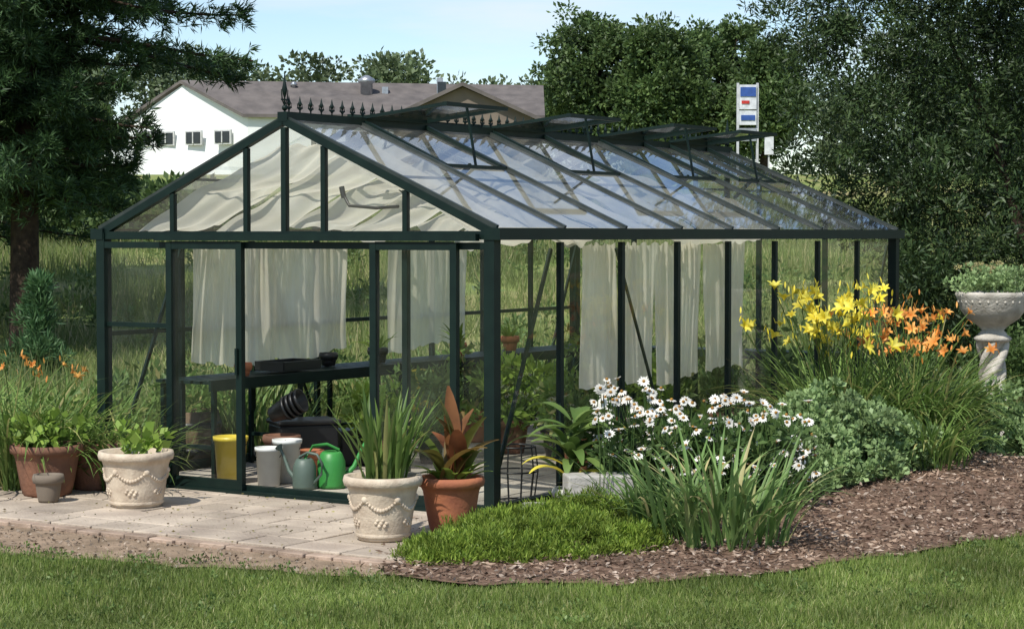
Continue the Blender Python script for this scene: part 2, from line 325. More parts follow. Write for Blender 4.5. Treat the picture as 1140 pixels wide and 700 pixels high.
# sliding doors
dr=MB()
for a0,a1 in((W*.605,W*.795),(W*.075,W*.265)):
    bz=-.06
    for a in(a0,a1): dr.beam(G(a,bz,.06),G(a,bz,1.95),.055,.045)
    dr.beam(G(a0+.02,bz,1.925),G(a1-.02,bz,1.925),.04,.06); dr.beam(G(a0+.02,bz,.1),G(a1-.02,bz,.1),.04,.1)
    gl.add([G(a0,bz,.12),G(a1,bz,.12),G(a1,bz,1.9),G(a0,bz,1.9)],[(0,1,2,3)])
dr.beam(G(W*.02,-.075,1.985),G(W*.83,-.075,1.985),.05,.05); dr.beam(G(W*.07,-.075,.06),G(W*.8,-.075,.06),.05,.03)
dr.beam(G(W*.607,-.1,.95),G(W*.607,-.1,1.15),.02,.02)
doors=dr.obj('sliding_doors',M_frame)
# roof
rf=MB()
vents=[(pb*1.05,pb*1.95),(pb*3.05,pb*3.95),(pb*5.05,pb*5.95),(pb*6.55,pb*7.4)]
for s in(0,1):
    ea=0 if s==0 else W
    sg=1 if s==0 else -1
    for i in range(0,P+1):
        b=i*pb; rf.beam(G(ea-sg*.04,b,EZ+.05),G(W/2,b,RZ+.04),.028,.045,1)
    for i in range(P):
        rg.add([G(ea-sg*.04,i*pb,EZ+.055),G(ea-sg*.04,(i+1)*pb,EZ+.055),G(W/2,(i+1)*pb,RZ+.045),G(W/2,i*pb,RZ+.045)],[(0,1,2,3)])
    rf.beam(G(ea+sg*.95,0,slope(.95)+.0),G(ea+sg*.95,L,slope(.95)+.0),.02,.02,1)
rf.beam(G(W/2,-.03,RZ+.05),G(W/2,L+.03,RZ+.05),.09,.07)
for s,vlist in((1,vents),(-1,[(pb*2.05,pb*2.95),(pb*4.05,pb*4.95)])):
  for v0,v1 in vlist:
    o=.76; ai=W/2-s*.04; ao=W/2-s*(.04+o); z0=RZ+.09; z1=RZ+.17
    rf.beam(G(ai,v0,z0),G(ao,v0,z1),.035,.025); rf.beam(G(ai,v1,z0),G(ao,v1,z1),.035,.025); rf.beam(G(ao,v0-.02,z1),G(ao,v1+.02,z1),.04,.03); rf.beam(G(ai,v0,z0),G(ai,v1,z0),.04,.03)
    rg.add([G(ai,v0,z0+.01),G(ai,v1,z0+.01),G(ao,v1,z1+.01),G(ao,v0,z1+.01)],[(0,1,2,3)])
    zr=slope(ao)+.06
    for v in(v0,v1): rf.beam(G(ai,v,RZ+.05),G(ao,v,zr),.035,.03)
    rf.beam(G(ao,v0,zr),G(ao,v1,zr),.03,.03)
    m_=(v0+v1)/2
    rf.beam(G(ao,m_,zr),G(ao+s*.1,m_+.02,z1),.016,.016)
    rf.beam(G(ao+s*.25,m_,slope(ao)-.1),G(ao+s*.05,m_,zr+.02),.03,.03)
# cresting
b=.05; zb_=RZ+.085
def spike(b,h,r):
    rf.tube([G(W/2,b,zb_),G(W/2,b,zb_+h*.35),G(W/2,b,zb_+h*.45),G(W/2,b,zb_+h*.55),G(W/2,b,zb_+h*.7),G(W/2,b,zb_+h)],[r*.5,r*.35,r*.9,r*1.3,r*.7,.001],6)
    rf.beam(G(W/2,b-r*2.2,zb_+h*.3),G(W/2,b+r*2.2,zb_+h*.3),.008,.012)
    for sg in(-1,1): rf.tube([G(W/2,b,zb_+h*.15),G(W/2,b+sg*r*1.6,zb_+h*.3),G(W/2,b+sg*r*2.2,zb_+h*.55)],[.006,.006,.003],5)
while b<L:
    spike(b,.125,.014); b+=.13
for bb_ in(-.0,L): 
    rf.ball(G(W/2,bb_,zb_+.03),.022); spike(bb_,.3,.018)
roofo=rf.obj('roof_frame',M_frame,M_bar)
glass=gl.obj('wall_glass',M_glass); rglass=rg.obj('roof_glass',M_roofg)
# curtains
def fn(u,seed,f):
    rr=np.random.default_rng(seed); o=0
    for k in range(7): o=o+rr.uniform(.4,1)*np.sin(u*f*rr.uniform(.35,1.6)+rr.uniform(0,6.28))
    return o/3
def curtain(name,a,b0,b1,zt,zbt,folds,amp,ins,hem=.03,seed=0):
    nu=200; nv=18
    u=np.linspace(0,1,nu); v=np.linspace(0,1,nv); U,Vv=np.meshgrid(u,v)
    ph=folds*2*math.pi
    off=amp*(fn(U,seed,ph)*(.35+.65*Vv)+.5*fn(U+.05*Vv,seed+9,ph*2.2)*(1-.6*Vv)+.4*np.sin(Vv*4+U*5+seed))
    bb=b0+(b1-b0)*U+.012*np.sin(ph*U*.5+3*Vv); bb=bb+.03*np.sin(seed*2.1)*Vv*(U-.5)
    z=zt+(zbt-zt)*Vv+(hem*1.2*np.sin(U*4+seed*1.7)+.012*np.sin(U*ph))*Vv-.03*np.abs(np.sin(U*math.pi*4))*(1-Vv)
    aa=a+ins*(.06+off)
    X=C0[0]+A[0]*aa+B[0]*bb; Y=C0[1]+A[1]*aa+B[1]*bb
    I=np.arange(nu*nv).reshape(nv,nu); F=np.stack([I[:-1,:-1],I[:-1,1:],I[1:,1:],I[1:,:-1]],-1).reshape(-1,4)
    return np_obj(name,np.stack([X,Y,z],-1).reshape(-1,3),F,M_cloth,True)
cur=[curtain('curtain',W-.06,.125*L,.272*L,1.94,.91,6,.03,-1,.03,1),curtain('curtain',W-.05,.27*L,.415*L,1.93,.94,5,.03,-1,.04,2),
     curtain('curtain',W-.06,.505*L,.68*L,1.92,.92,6,.03,-1,.03,3),
     curtain('curtain',.05,.19*L,.262*L,1.95,.80,3,.03,1,.03,4),curtain('curtain',.05,.27*L,.345*L,1.95,.84,3,.03,1,.02,5),curtain('curtain',.05,.35*L,.46*L,1.95,.82,5,.03,1,.03,6),curtain('curtain',.05,.47*L,.57*L,1.95,.86,4,.03,1,.02,7)]
# roof shade cloths
def rcloth(side,b0,b1,s0,s1,seed,drop=.07):
    nu=60;nv=34; U,Vv=np.meshgrid(np.linspace(0,1,nu),np.linspace(0,1,nv))
    bb=b0+(b1-b0)*U; s=s0+(s1-s0)*Vv+.03*np.sin(U*4+seed)
    aa=W/2*(1-s) if side==0 else W/2*(1+s)
    z=RZ-(RZ-EZ)*s-drop-.11*np.sin(math.pi*U)*np.abs(np.sin(Vv*math.pi*2.0+seed*.3))-.025*fn(U+.4*Vv,seed,16)-.02*fn(Vv-.3*U,seed+5,14)
    X=C0[0]+A[0]*aa+B[0]*bb; Y=C0[1]+A[1]*aa+B[1]*bb; I=np.arange(nu*nv).reshape(nv,nu)
    F=np.stack([I[:-1,:-1],I[:-1,1:],I[1:,1:],I[1:,:-1]],-1).reshape(-1,4)
    return np_obj('roof_shade_cloth',np.stack([X,Y,z],-1).reshape(-1,3),F,M_cloth,True)
for i in range(6):
    cur.append(rcloth(0,i*pb+.03+(.12 if i==0 else 0),(i+1)*pb-.03,[.1,.3,.08,.32,.12,.35][i],[.95,.96,.86,.96,.9,.8][i],i))
for i in range(6):
    cur.append(rcloth(1,i*pb+.05,(i+1)*pb+.0,.02+.05*(i%3),.80+.1*(i%2),i+20,.1))
# benches
bn=MB()
for k in range(6): bn.beam(G(W-.12-.1*k,.5,.82),G(W-.12-.1*k,L-.2,.82),.07,.025)
bn.beam(G(W-.68,.48,.80),G(W-.68,L-.18,.80),.03,.09)
for b in np.arange(.55,L,1.1): 
    bn.beam(G(W-.66,b,.05),G(W-.66,b,.76),.035,.035); bn.beam(G(W-.12,b,.05),G(W-.12,b,.8),.035,.035); bn.beam(G(W-.68,b,.3),G(W-.1,b,.3),.03,.03)
bn.beam(G(.5,L-.55,.80),G(W-.7,L-.55,.80),.03,.08); bn.beam(G(.5,L-.3,.82),G(W-.75,L-.3,.82),.45,.025)
for a in(.55,1.5,2.5): bn.beam(G(a,L-.53,.05),G(a,L-.53,.76),.035,.035)
bench=bn.obj('staging_bench',M_frame)
ar=MB(); ar.tube([G(1.45,.2,2.30),G(1.40,.2,2.22),G(1.15,.2,2.20),G(.95,.2,2.21)],.012,8); ar.tube([G(1.45,.2,2.28),G(1.47,.2,2.36)],.02,8)
arm=ar.obj('vent_crank_arm',M_black)
group('greenhouse',frame,doors,roofo,glass,rglass,bench,arm,*cur)
# ---------------- pots
def pot_prof(h,r,rb,lip=.03,rimh=.06): 
    p=[(0,0),(rb*.96,0),(rb,.015)]
    for t in(.15,.35,.55,.75): p.append((rb+(r*.93-rb)*t**.85,h*t))
    return p+[(r*.93,h-rimh-.005),(r,h-rimh),(r+.008,h-rimh*.5),(r,h),(r-lip,h),(r-lip-.01,h-.05),(0,h-.05)]
def pot(name,x,y,z,h,r,rb,m,decor=False,M=None):
    b=MB(); b.lathe(pot_prof(h,r,rb),(x,y,z),40)
    b.lathe([(r-.035,h-.045),(0,h-.04)],(x,y,z),24,1)
    if decor:
        for k in range(6):
            t0=k*math.pi/3
            for j in range(13):
                t=t0+j/12*math.pi/3; zz=h*(.66-.16*math.sin(math.pi*j/12)); rr=rb+(r*.93-rb)*(zz/h)**.85
                b.ball((x+rr*math.cos(t),y+rr*math.sin(t),z+zz),.010+.005*math.sin(math.pi*j/12),0,n=4)
            rr=rb+(r*.93-rb)*.66**.85-.008; b.ball((x+rr*math.cos(t0),y+rr*math.sin(t0),z+h*.66),.026,0,n=5)
            for q in range(7): 
                t=t0+math.pi/6+(q-3)*.06; zz=h*(.30+.05*math.sin(q*2.1)); r2=rb+(r*.93-rb)*.3**.85-.004; b.ball((x+r2*math.cos(t),y+r2*math.sin(t),z+zz),.014,0,n=4)
        b.lathe([(rb+.005,.02),(rb+.016,.03),(rb+.008,.05)],(x,y,z),36)
    return b.obj(name,m,M_soil)
PZ=.052
pot('cream_flower_pot',-2.71,14.75,PZ,.40,.265,.185,M_cream,True)
pot('cream_flower_pot',-.83,13.15,PZ,.41,.25,.165,M_cream,True)
pot('terracotta_pot',-.40,13.42,PZ,.37,.215,.135,M_terra)
pot('large_terracotta_pot',-3.5,15.4,PZ,.38,.27,.18,M_terra2)
pot('large_terracotta_pot',-3.22,15.75,PZ,.36,.22,.15,M_terra2)
pot('small_clay_pot',-3.40,15.0,PZ,.2,.11,.075,mat('grey_clay',(.2,.16,.12),rough=.9))
# plant materials
M_strap=leafmat('strap_leaf',(.10,.18,.038),(.20,.30,.075),tr=.35,c3=(.42,.38,.15))
M_iris=leafmat('iris_leaf',(.11,.20,.05),(.21,.32,.105),tr=.35,c3=(.48,.41,.2))
M_sedum=leafmat('sedum_leaf',(.17,.26,.10),(.31,.42,.18),tr=.25,ns=4)
M_dk=leafmat('dark_leaf',(.05,.105,.027),(.11,.175,.05),tr=.3)
M_lime=leafmat('lime_leaf',(.17,.28,.04),(.29,.40,.08),tr=.35)
M_jun=leafmat('juniper_leaf',(.13,.22,.03),(.30,.39,.065),tr=.35,ns=5)
M_yel=leafmat('yellow_petal',(.85,.68,.04),(.88,.80,.14),tr=.35)
M_org=leafmat('orange_petal',(.72,.24,.04),(.85,.45,.12),tr=.3)
M_wht=leafmat('white_petal',(.80,.78,.70),(.88,.87,.82),tr=.25)
M_cone=mat('flower_cone',(.38,.19,.03),(.25,.12,.02),rough=.8,scale=60)
M_bronze=leafmat('canna_leaf',(.10,.17,.03),(.26,.09,.04),tr=.4,ns=6)
def tuft(cx,cy,z,n,rb,L0,L1,w,t0,t1,c0,c1,seg=7,prof='blade',rbx=None):
    an=R.uniform(0,6.283,n); rr=np.sqrt(R.random(n))*rb; base=np.stack([cx+rr*np.cos(an)*(rbx or 1),cy+rr*np.sin(an),np.full(n,z)],1)
    az=an+R.normal(size=n)*.6
    v,f,p=strap(base,az,R.uniform(L0,L1,n),w*R.uniform(.7,1.2,n),R.uniform(t0,t1,n),R.uniform(c0,c1,n),seg,prof); return v,f,p
def plant(name,parts):
    obs=[]
    for nm,vf,m in parts: obs.append(np_obj(nm,vf[0],vf[1],m))
    return group(name,*obs)
v,f,_=tuft(-.83,13.15,.42,85,.15,.38,.66,.034,.02,.42,.0,.8)
plant('iris_in_pot',[('leaves',(v,f),M_strap)])
# canna
nb_=14
b1=strap(np.array([[-.40,13.42,.4]]*nb_)+R.normal(size=(nb_,3))*[.05,.05,.02],[.2,1.2,2.4,3.3,4.2,5.1,5.9,3.0,2.0,4.7,5.6,3.8,.6,2.8],np.array([.42,.5,.45,.42,.4,.42,.45,.55,.6,.45,.5,.48,.52,.5]),.12,np.array([.4,.2,.3,.5,.6,.5,.4,.1,.05,.2,.3,.15,.2,.35]),np.array([1.0,.7,.9,1.3,1.2,1.1,1.2,.3,.2,.9,.6,.8,.5,1.0]),9,'broad')
b2=tuft(-.40,13.42,.4,20,.1,.12,.25,.07,.4,1.0,.4,1.2,6,'broad')
plant('canna_plant',[('leaves',(b1[0],b1[1]),M_bronze),('small_leaves',b2[:2],M_lime)])
cs=[(-2.71+R.normal()*.08,14.75+R.normal()*.08,.46+R.random()*.13) for i in range(10)]
v=clumpf(cs,.06,8,.085,.065,.3); s1=tuft(-2.71,14.75,.40,9,.05,.15,.35,.01,.1,.7,.2,1,6,'stem')
plant('vine_plant',[('leaves',v,M_lime),('stems',s1[:2],M_lime)])
# flower makers
def flowers(pos,Lp,Wp,npet,t0,cv,axes_tilt=.7,face=None):
    VV=[];FF=[];o=0
    for p in pos:
        az=np.arange(npet)*2*math.pi/npet+R.random(); k_=R.uniform(.7,1.15)
        v,f,_=strap(np.zeros((npet,3)),az,Lp*k_*R.uniform(.85,1.15,npet),Wp*k_,t0*R.uniform(.6,1.3),cv,4,'broad')
        ax=Vector((R.normal()*.9,-.5+R.normal()*.8,.8)).normalized() if face is None else (Vector(face)+Vector(R.normal(size=3)*.35)).normalized()
        Mq=np.array(Vector((0,0,1)).rotation_difference(ax).to_matrix()); v=v@Mq.T+np.array(p); VV.append(v);FF.append(f+o);o+=len(v)
    return np.concatenate(VV),np.concatenate(FF)
def daylily(name,cx,cy,nl,rb,Lmin,Lmax,fp,m,fs=.1,rbx=1):
    z=float(terr(cx,cy)); lv=tuft(cx,cy,z,nl,rb,Lmin,Lmax,.024,.03,.45,.8,2.2,8,rbx=rbx)
    parts=[('leaves',lv[:2],M_strap)]
    if fp:
        fp=np.array(fp); n=len(fp); base=np.stack([cx+R.normal(size=n)*rb*.4,cy+R.normal(size=n)*rb*.4,np.full(n,z)],1)
        st=MB()
        for a_,b_ in zip(base,fp): 
            mid=(a_+b_)/2+[0,0,.12*np.linalg.norm(b_[:2]-a_[:2])]; st.tube([a_,mid,b_],[.006,.005,.004],5)
        so=st.obj('stems',M_strap)
        bud=np.repeat(fp,2,0)+R.normal(size=(2*len(fp),3))*.05; bd=strap(bud,R.uniform(0,6,len(bud)),.06,.016,.3,.1,4,'broad')
        parts+= [('flowers',flowers(fp,fs,fs*.36,6,.5,1.1),m),('buds',bd[:2],m)]
        g=plant(name,parts); so.parent=g
    else: plant(name,parts)
fy=[(2.62+R.normal()*.28,16.8+R.normal()*.25,1.29+R.uniform(-.2,.28)) for i in range(66)]
daylily('yellow_daylily',2.75,16.95,300,.42,.75,1.2,fy,M_yel,.095)
fo=[(3.3+R.normal()*.27,17.0+R.normal()*.25,1.14+R.uniform(-.12,.22)) for i in range(46)]
daylily('orange_daylily',3.35,17.0,330,.36,.75,1.15,fo,M_org,.08)
daylily('orange_daylily',3.9,20.4,150,.35,.6,.9,[(3.85+R.normal()*.3,20.4+R.normal()*.25,1.15+R.uniform(-.15,.25)) for i in range(22)],M_org,.07)
daylily('daylily_clump',3.3,16.2,170,.3,.4,.75,None,M_org)
daylily('daylily_clump',-3.85,15.95,320,.38,.75,1.25,[(-3.7+R.normal()*.3,16.0+R.normal()*.2,.95+R.uniform(-.1,.12)) for i in range(7)],M_org,.055)
daylily('daylily_clump',-3.45,15.95,240,.28,.65,1.1,None,M_org)
daylily('daylily_clump',-4.6,16.6,280,.4,.7,1.25,None,M_org,.055)
daylily('daylily_clump',-2.98,15.75,150,.2,.5,.9,None,M_org)
daylily('daylily_clump',-4.9,19.5,160,.5,.5,.9,[(-4.6+R.normal()*.5,19.4,.6+R.random()*.2) for i in range(5)],M_org,.045)
daylily('daylily_clump',-3.9,18.0,200,.5,.6,1.0,None,M_org)
cs=[(-3.5+R.normal()*.14,15.38+R.normal()*.12,.45+R.random()*.15) for i in range(14)]
v=clumpf(cs,.08,10,.1,.07,.3); plant('vine_plant',[('leaves',v,M_lime)])
# iris foliage front
v1=tuft(1.35,13.15,0.02,190,.38,.45,.85,.034,.05,.5,.2,1.7,rbx=1.2)
plant('iris_clump',[('leaves',v1[:2],M_iris)])
v1=tuft(.92,13.35,0.02,70,.2,.4,.7,.03,.1,.6,.3,1.5)
plant('iris_clump',[('leaves',v1[:2],M_iris)])
# coneflowers
cs=[]; 
for i in range(150): 
    t=R.uniform(.58,2.0); cs.append((t,14.75+R.normal()*.22+ (t-.6)*.1,R.uniform(.1,.60)))
v=clumpf(cs,.13,75,.085,.032,.3,.2)
n=310; fx=.58+1.6*R.random(n)**1.15; fyv=14.65+R.normal(size=n)*.33+(fx-.6)*.1; fz=.77+R.uniform(-.36,.20,n)-.13*(fx-.6)+.05*np.sin(fx*9)
fp=np.stack([fx,fyv,fz],1); pet=flowers(fp,.041,.016,12,1.3,.6,face=(0,-.45,1))
st=MB(); cn=MB()
for p in fp: 
    q=(p[0]+R.normal()*.06,p[1]+.05,0.1); st.tube([q,((p[0]+q[0])/2+.01,(p[1]+q[1])/2,p[2]*.6),tuple(p)],.0035,4); cn.ball((p[0],p[1]-.004,p[2]+.008),.0125,0,(1,1,.9),4)
g=plant('white_coneflower',[('leaves',v,M_dk),('petals',pet,M_wht)]); st.obj('stems',M_dk).parent=g; cn.obj('cones',M_cone).parent=g
# mounds
def mound(name,cx,cy,rx,ry,h,K,nper,Ln,Wd,m,cr=.09,up=.5,extra=None):
    z0=float(terr(cx,cy)); u=nrm(R.normal(size=(K,3))); u[:,2]=np.abs(u[:,2]); rr=R.uniform(.68,1.08,K)[:,None]
    lob=1+.14*np.sin(u[:,0]*7+cx*3)[:,None]*np.cos(u[:,1]*6)[:,None]
    c=np.array([cx,cy,z0])+u*rr*lob*np.array([rx,ry,h]); v=clumpf(c,cr,nper,Ln,Wd,up,.2); return v
v=cat(mound('',2.5,16.0,.62,.5,.66,260,60,.05,.034,M_sedum,.07),mound('',1.95,15.9,.42,.4,.54,140,60,.05,.034,M_sedum,.07),mound('',2.95,16.1,.35,.35,.42,100,60,.05,.034,M_sedum,.07),mound('',2.2,15.5,.35,.25,.34,90,60,.045,.03,M_sedum,.065))
plant('sedum_plant',[('leaves',v,M_sedum)])
v=cat(mound('',4.0,17.6,.65,.5,.55,240,60,.05,.034,M_sedum,.08),mound('',4.6,17.3,.4,.4,.36,120,60,.05,.034,M_sedum,.08),mound('',3.65,17.2,.35,.3,.36,100,60,.05,.034,M_sedum,.08))
plant('sedum_plant',[('leaves',v,M_sedum)])
v=cat(*[mound('',x_,y_,rx,ry,h,int(260*rx/.35),62,.042,.008,M_jun,.06,1.0) for x_,y_,rx,ry,h in((-.4,12.55,.28,.3,.14),(-.02,12.7,.36,.38,.19),(.38,12.9,.36,.4,.24),(.1,13.35,.4,.35,.20),(.5,13.5,.4,.35,.26),(-.15,13.1,.3,.3,.19),(.75,13.0,.2,.25,.16))])
plant('creeping_juniper',[('foliage',v,M_jun)])
v=cat(mound('',5.6,22.2,.9,.7,.9,200,50,.07,.03,M_dk,.14),mound('',4.0,22.2,.9,.6,.8,200,50,.08,.03,M_dk,.14),mound('',6.6,21.0,.8,.7,.7,160,50,.07,.03,M_dk,.14))
plant('garden_shrub',[('leaves',v,M_weed)])
daylily('daylily_clump',3.0,18.8,200,.5,.5,1.0,None,M_org)
# broad leaved tropical plant
nb_=34
bs=np.array([[.42,14.6,.3]]*nb_)+R.normal(size=(nb_,3))*[.03,.03,.13]; bs[:,2]+=.16
v=strap(bs,np.linspace(0,28,nb_)+R.normal(size=nb_)*.3,R.uniform(.3,.5,nb_),.085,R.uniform(.3,1.2,nb_),R.uniform(.7,1.5,nb_),9,'broad')
v2=strap(np.array([[.38,14.5,.3],[.45,14.52,.28],[.4,14.5,.35]]),[3.7,5.5,3.3],[.33,.28,.36],.08,.9,1.3,8,'broad')
st=MB(); st.tube([(.42,14.6,.02),(.43,14.6,.35),(.42,14.6,.6)],[.02,.016,.01])
g=plant('tropical_leaf_plant',[('leaves',v[:2],leafmat('tropical_leaf',(.12,.21,.05),(.23,.33,.09),tr=.35)),('yellow_leaves',v2[:2],M_yel)]); st.obj('stem',M_dk).parent=g
pot('white_pot',.42,14.6,.0,.2,.13,.09,mat('white_pot',(.6,.6,.57),rough=.6))
# stone blocks
sb=MB()
sb.box((.60,14.25,.17),(.46,.26,.34),.15); sb.box((.80,14.8,.21),(.46,.26,.42),.2); sb.box((.26,14.05,.08),(.36,.22,.16),.1)
o=sb.obj('concrete_block_step',M_stone); bv=o.modifiers.new('b','BEVEL'); bv.width=.012; bv.segments=2
# urn
ux,uy=4.50,19.2; uz=float(terr(ux,uy))+.12; ub=MB()
ub.box((ux,uy,uz-.04),(.55,.55,.18),.2); ub.box((ux,uy,uz+.08),(.42,.42,.08),.2)
ub.lathe([(.0,.12),(.18,.12),(.19,.16),(.12,.2),(.09,.24),(.09,.3),(.10,.42),(.10,.55),(.09,.68),(.08,.8),(.11,.86),(.15,.9),(.13,.95),(.1,.98),(.15,1.03),(.24,1.09),(.305,1.18),(.325,1.26),(.34,1.29),(.35,1.32),(.335,1.34),(.30,1.32),(.0,1.3)],(ux,uy,uz),40)
for k in range(4):
    t0=k*1.571+.5
    pts=[];rad=[]
    for j in range(26):
        s_=j/25; ang=t0+4.4*s_; r_=.095+.035*math.cos(s_*math.pi*2)*.6+.02*(1-s_); pts.append((ux+r_*math.cos(ang),uy+r_*math.sin(ang),uz+.17+.74*s_)); rad.append(.052-.014*s_)
    ub.tube(pts,rad,9)
ub.lathe([(.1,.13),(.2,.15),(.215,.18),(.19,.21),(.1,.23)],(ux,uy,uz),32); ub.lathe([(.08,.86),(.16,.88),(.175,.905),(.15,.93),(.08,.95)],(ux,uy,uz),32)
for k in range(26):
    t=k*.2417; ub.ball((ux+.318*math.cos(t),uy+.318*math.sin(t),uz+1.25),.014,0,(1,1,1.2),5)
uo=ub.obj('bowl_and_pedestal',M_urn)
cs=[(ux+R.normal()*.15,uy+R.normal()*.13,uz+1.36+R.random()*.18) for i in range(60)]
v=clumpf(cs,.075,45,.04,.025,.6); uf=np_obj('succulent_leaves',v[0],v[1],M_sedum)
cs=[(ux+R.normal()*.16,uy+R.normal()*.13,uz+1.52+R.random()*.08) for i in range(22)]
v=clumpf(cs,.03,30,.02,.016,.6); u2=np_obj('blossoms',v[0],v[1],leafmat('cream_bloom',(.45,.4,.15),(.6,.52,.28)))
group('urn_planter',uo,uf,u2)
# ---------------- greenhouse contents
def bucket(name,x,y,z,h,r,rb,m):
    b=MB(); b.lathe([(0,0),(rb,0),(rb+(r-rb)*.9,h*.9),(r+.008,h*.9),(r+.01,h),(r-.006,h),(rb-.004,.02),(0,.02)],(x,y,z),32)
    pts=[(x+(r+.012)*math.cos(t),y-.02-.03*math.sin(t),z+h*.93-.09*math.sin(t)) for t in np.linspace(0,math.pi,12)]; b.tube(pts,.003,5,1)
    return b.obj(name,m,M_black)
FZ=.05
M_yb=mat('yellow_plastic',(.68,.52,.05),(.58,.44,.04),rough=.4); M_wb=mat('white_plastic',(.72,.73,.7),(.6,.6,.58),rough=.45)
bucket('yellow_bucket',-2.22,16.15,FZ,.37,.13,.105,M_yb)
bucket('white_bucket',-1.90,15.98,FZ,.30,.10,.085,M_wb); bucket('white_bucket',-1.78,16.2,FZ,.34,.11,.09,M_wb)
def wcan(name,x,y,m,sc=1,ang=0):
    b=MB(); b.lathe([(0,0),(.09*sc,0),(.095*sc,.02),(.09*sc,.17*sc),(.07*sc,.22*sc),(.055*sc,.235*sc),(.05*sc,.23*sc)],(x,y,FZ),28)
    c,s_=math.cos(ang),math.sin(ang)
    def q(u,w): return (x+u*c*sc,y+u*s_*sc,FZ+w*sc)
    b.tube([q(.08,.06),q(.15,.13),q(.2,.24),q(.23,.29)],[.022*sc,.016*sc,.012*sc,.011*sc],8); b.tube([q(.225,.285),q(.25,.31)],[.012*sc,.035*sc],12)
    b.tube([q(-.09,.05),q(-.16,.12),q(-.17,.2),q(-.12,.27),q(-.03,.28),q(.05,.24)],.011*sc,8); return b.obj(name,m)
wcan('grey_watering_can',-1.60,15.78,mat('grey_green_plastic',(.09,.13,.105),rough=.5),1.0,2.6)
wcan('green_watering_can',-1.40,15.86,mat('green_plastic',(.04,.26,.05),rough=.45),1.2,.3)
pb_=MB()
for k in range(4):
    M_=Matrix.Rotation(1.15,3,'Y')@Matrix.Rotation(.3,3,'X'); pb_.lathe([(.06,0),(.09,.14),(.1,.14),(.1,.165),(.088,.165),(.055,.01),(0,.01)],(-1.93+k*.035,16.45,.56+.02*k),24,0,M_)
pb_.obj('black_nursery_pots',M_black)
pot('terracotta_pot',-1.85,16.45,FZ,.35,.15,.1,M_terra2); pot('terracotta_pot',-1.62,16.35,FZ,.24,.12,.085,M_terra)
bn2=MB(); bn2.box((-1.72,16.9,.3),(.5,.34,.3),.4); bn2.box((-1.72,16.9,.47),(.54,.38,.04),.4); bn2.box((-1.3,17.5,.2),(.4,.3,.3),.3)
o=bn2.obj('storage_tub',M_black); bv=o.modifiers.new('b','BEVEL'); bv.width=.015; bv.segments=2
for nm,x_,y_,h_,r_,m_ in (('terracotta_pot',-1.1,17.2,.24,.13,M_terra),('terracotta_pot',.0,18.4,.3,.16,M_terra2),('black_nursery_pot',.4,18.0,.28,.15,M_black),('terracotta_pot',.9,18.9,.28,.15,M_terra),('black_nursery_pot',-.7,17.6,.25,.13,M_black),('terracotta_pot',.55,17.1,.26,.14,M_terra),('cream_pot',1.3,18.2,.3,.16,M_cream),('terracotta_pot',-.35,19.4,.3,.16,M_terra),('terracotta_pot',2.0,19.3,.3,.16,M_terra2),('black_nursery_pot',2.7,20.1,.3,.17,M_black)):
    pot(nm,x_,y_,FZ,h_,r_,r_*.68,m_)
bag=MB(); bag.lathe([(0,0),(.1,0),(.12,.03),(.115,.25),(.12,.35),(.10,.38),(0,.39)],G(W-.75,3.3,.4),20)
bag.obj('yellow_fertilizer_bag',mat('yellow_bag',(.65,.50,.04),(.18,.2,.04),rough=.5,scale=12))
tr=MB(); p=G(W-.45,1.75,.86); tr.box(p,(.3,.5,.015),rot)
for sx,sy,wx,wy in((.15,0,.015,.5),(-.15,0,.015,.5),(0,.25,.3,.015),(0,-.25,.3,.015)):
    d=A*sx+B*sy; tr.box((p[0]+d[0],p[1]+d[1],p[2]+.04),(wx+.01,wy,.07),rot)
tr.obj('seed_tray',M_black)
pot('black_nursery_pot',*G(W-.4,3.1,.84),.14,.09,.07,M_black); pot('terracotta_pot',*G(W-.4,4.4,.84),.13,.08,.06,M_terra); pot('terracotta_pot',*G(W-.35,5.4,.84),.15,.09,.06,M_terra); pot('black_nursery_pot',*G(W-.3,2.5,.84),.12,.08,.06,M_black); pot('terracotta_pot',*G(W-.5,1.1,.84),.11,.07,.05,M_terra)
# wire plant stand by corner
ws=MB(); cx,cy=.02,14.98
for k in range(10):
    t=k*.628; ws.tube([(cx+.14*math.cos(t),cy+.14*math.sin(t),FZ),(cx+.17*math.cos(t),cy+.17*math.sin(t),.28),(cx+.15*math.cos(t),cy+.15*math.sin(t),.46)],.006,5)
for z_,r_ in((.06,.14),(.28,.17),(.46,.15)): ws.tube([(cx+r_*math.cos(t),cy+r_*math.sin(t),z_) for t in np.linspace(0,6.283,25)],.007,5)
ws.obj('wire_plant_stand',M_black)
# interior plants & outside-left plants
for i_,(x_,y_,h_) in enumerate(((0,18.4,.6),(.9,18.9,.7),(1.4,19.4,.5),(.4,18.0,.5),(2.0,19.3,.7),(.55,17.1,.45),(-1.1,17.2,.35),(-.7,17.6,.5),(-.35,19.4,.6),(1.3,18.2,.5),(2.7,20.1,.8))):
    cs=[(x_+R.normal()*.13,y_+R.normal()*.13,.32+R.random()*h_) for i in range(18)]
    v=clumpf(cs,.1,30,.1,.045,.4); s1=tuft(x_,y_,.25,16,.08,.3,.3+h_,.014,.05,.5,.1,.9,6,'stem'); plant('potted_foliage_plant',[('leaves',v,(M_lime,M_weed,M_strap)[i_%3]),('stems',s1[:2],M_weed)])
for a_,b_ in((W-.4,3.1),(W-.4,4.4),(W-.35,5.4)):
    p=G(a_,b_,.98); v=tuft(p[0],p[1],.95,16,.05,.12,.28,.03,.1,.8,.3,1.2,5,'broad'); plant('seedling_plant',[('leaves',v[:2],M_lime)])
cs=[];
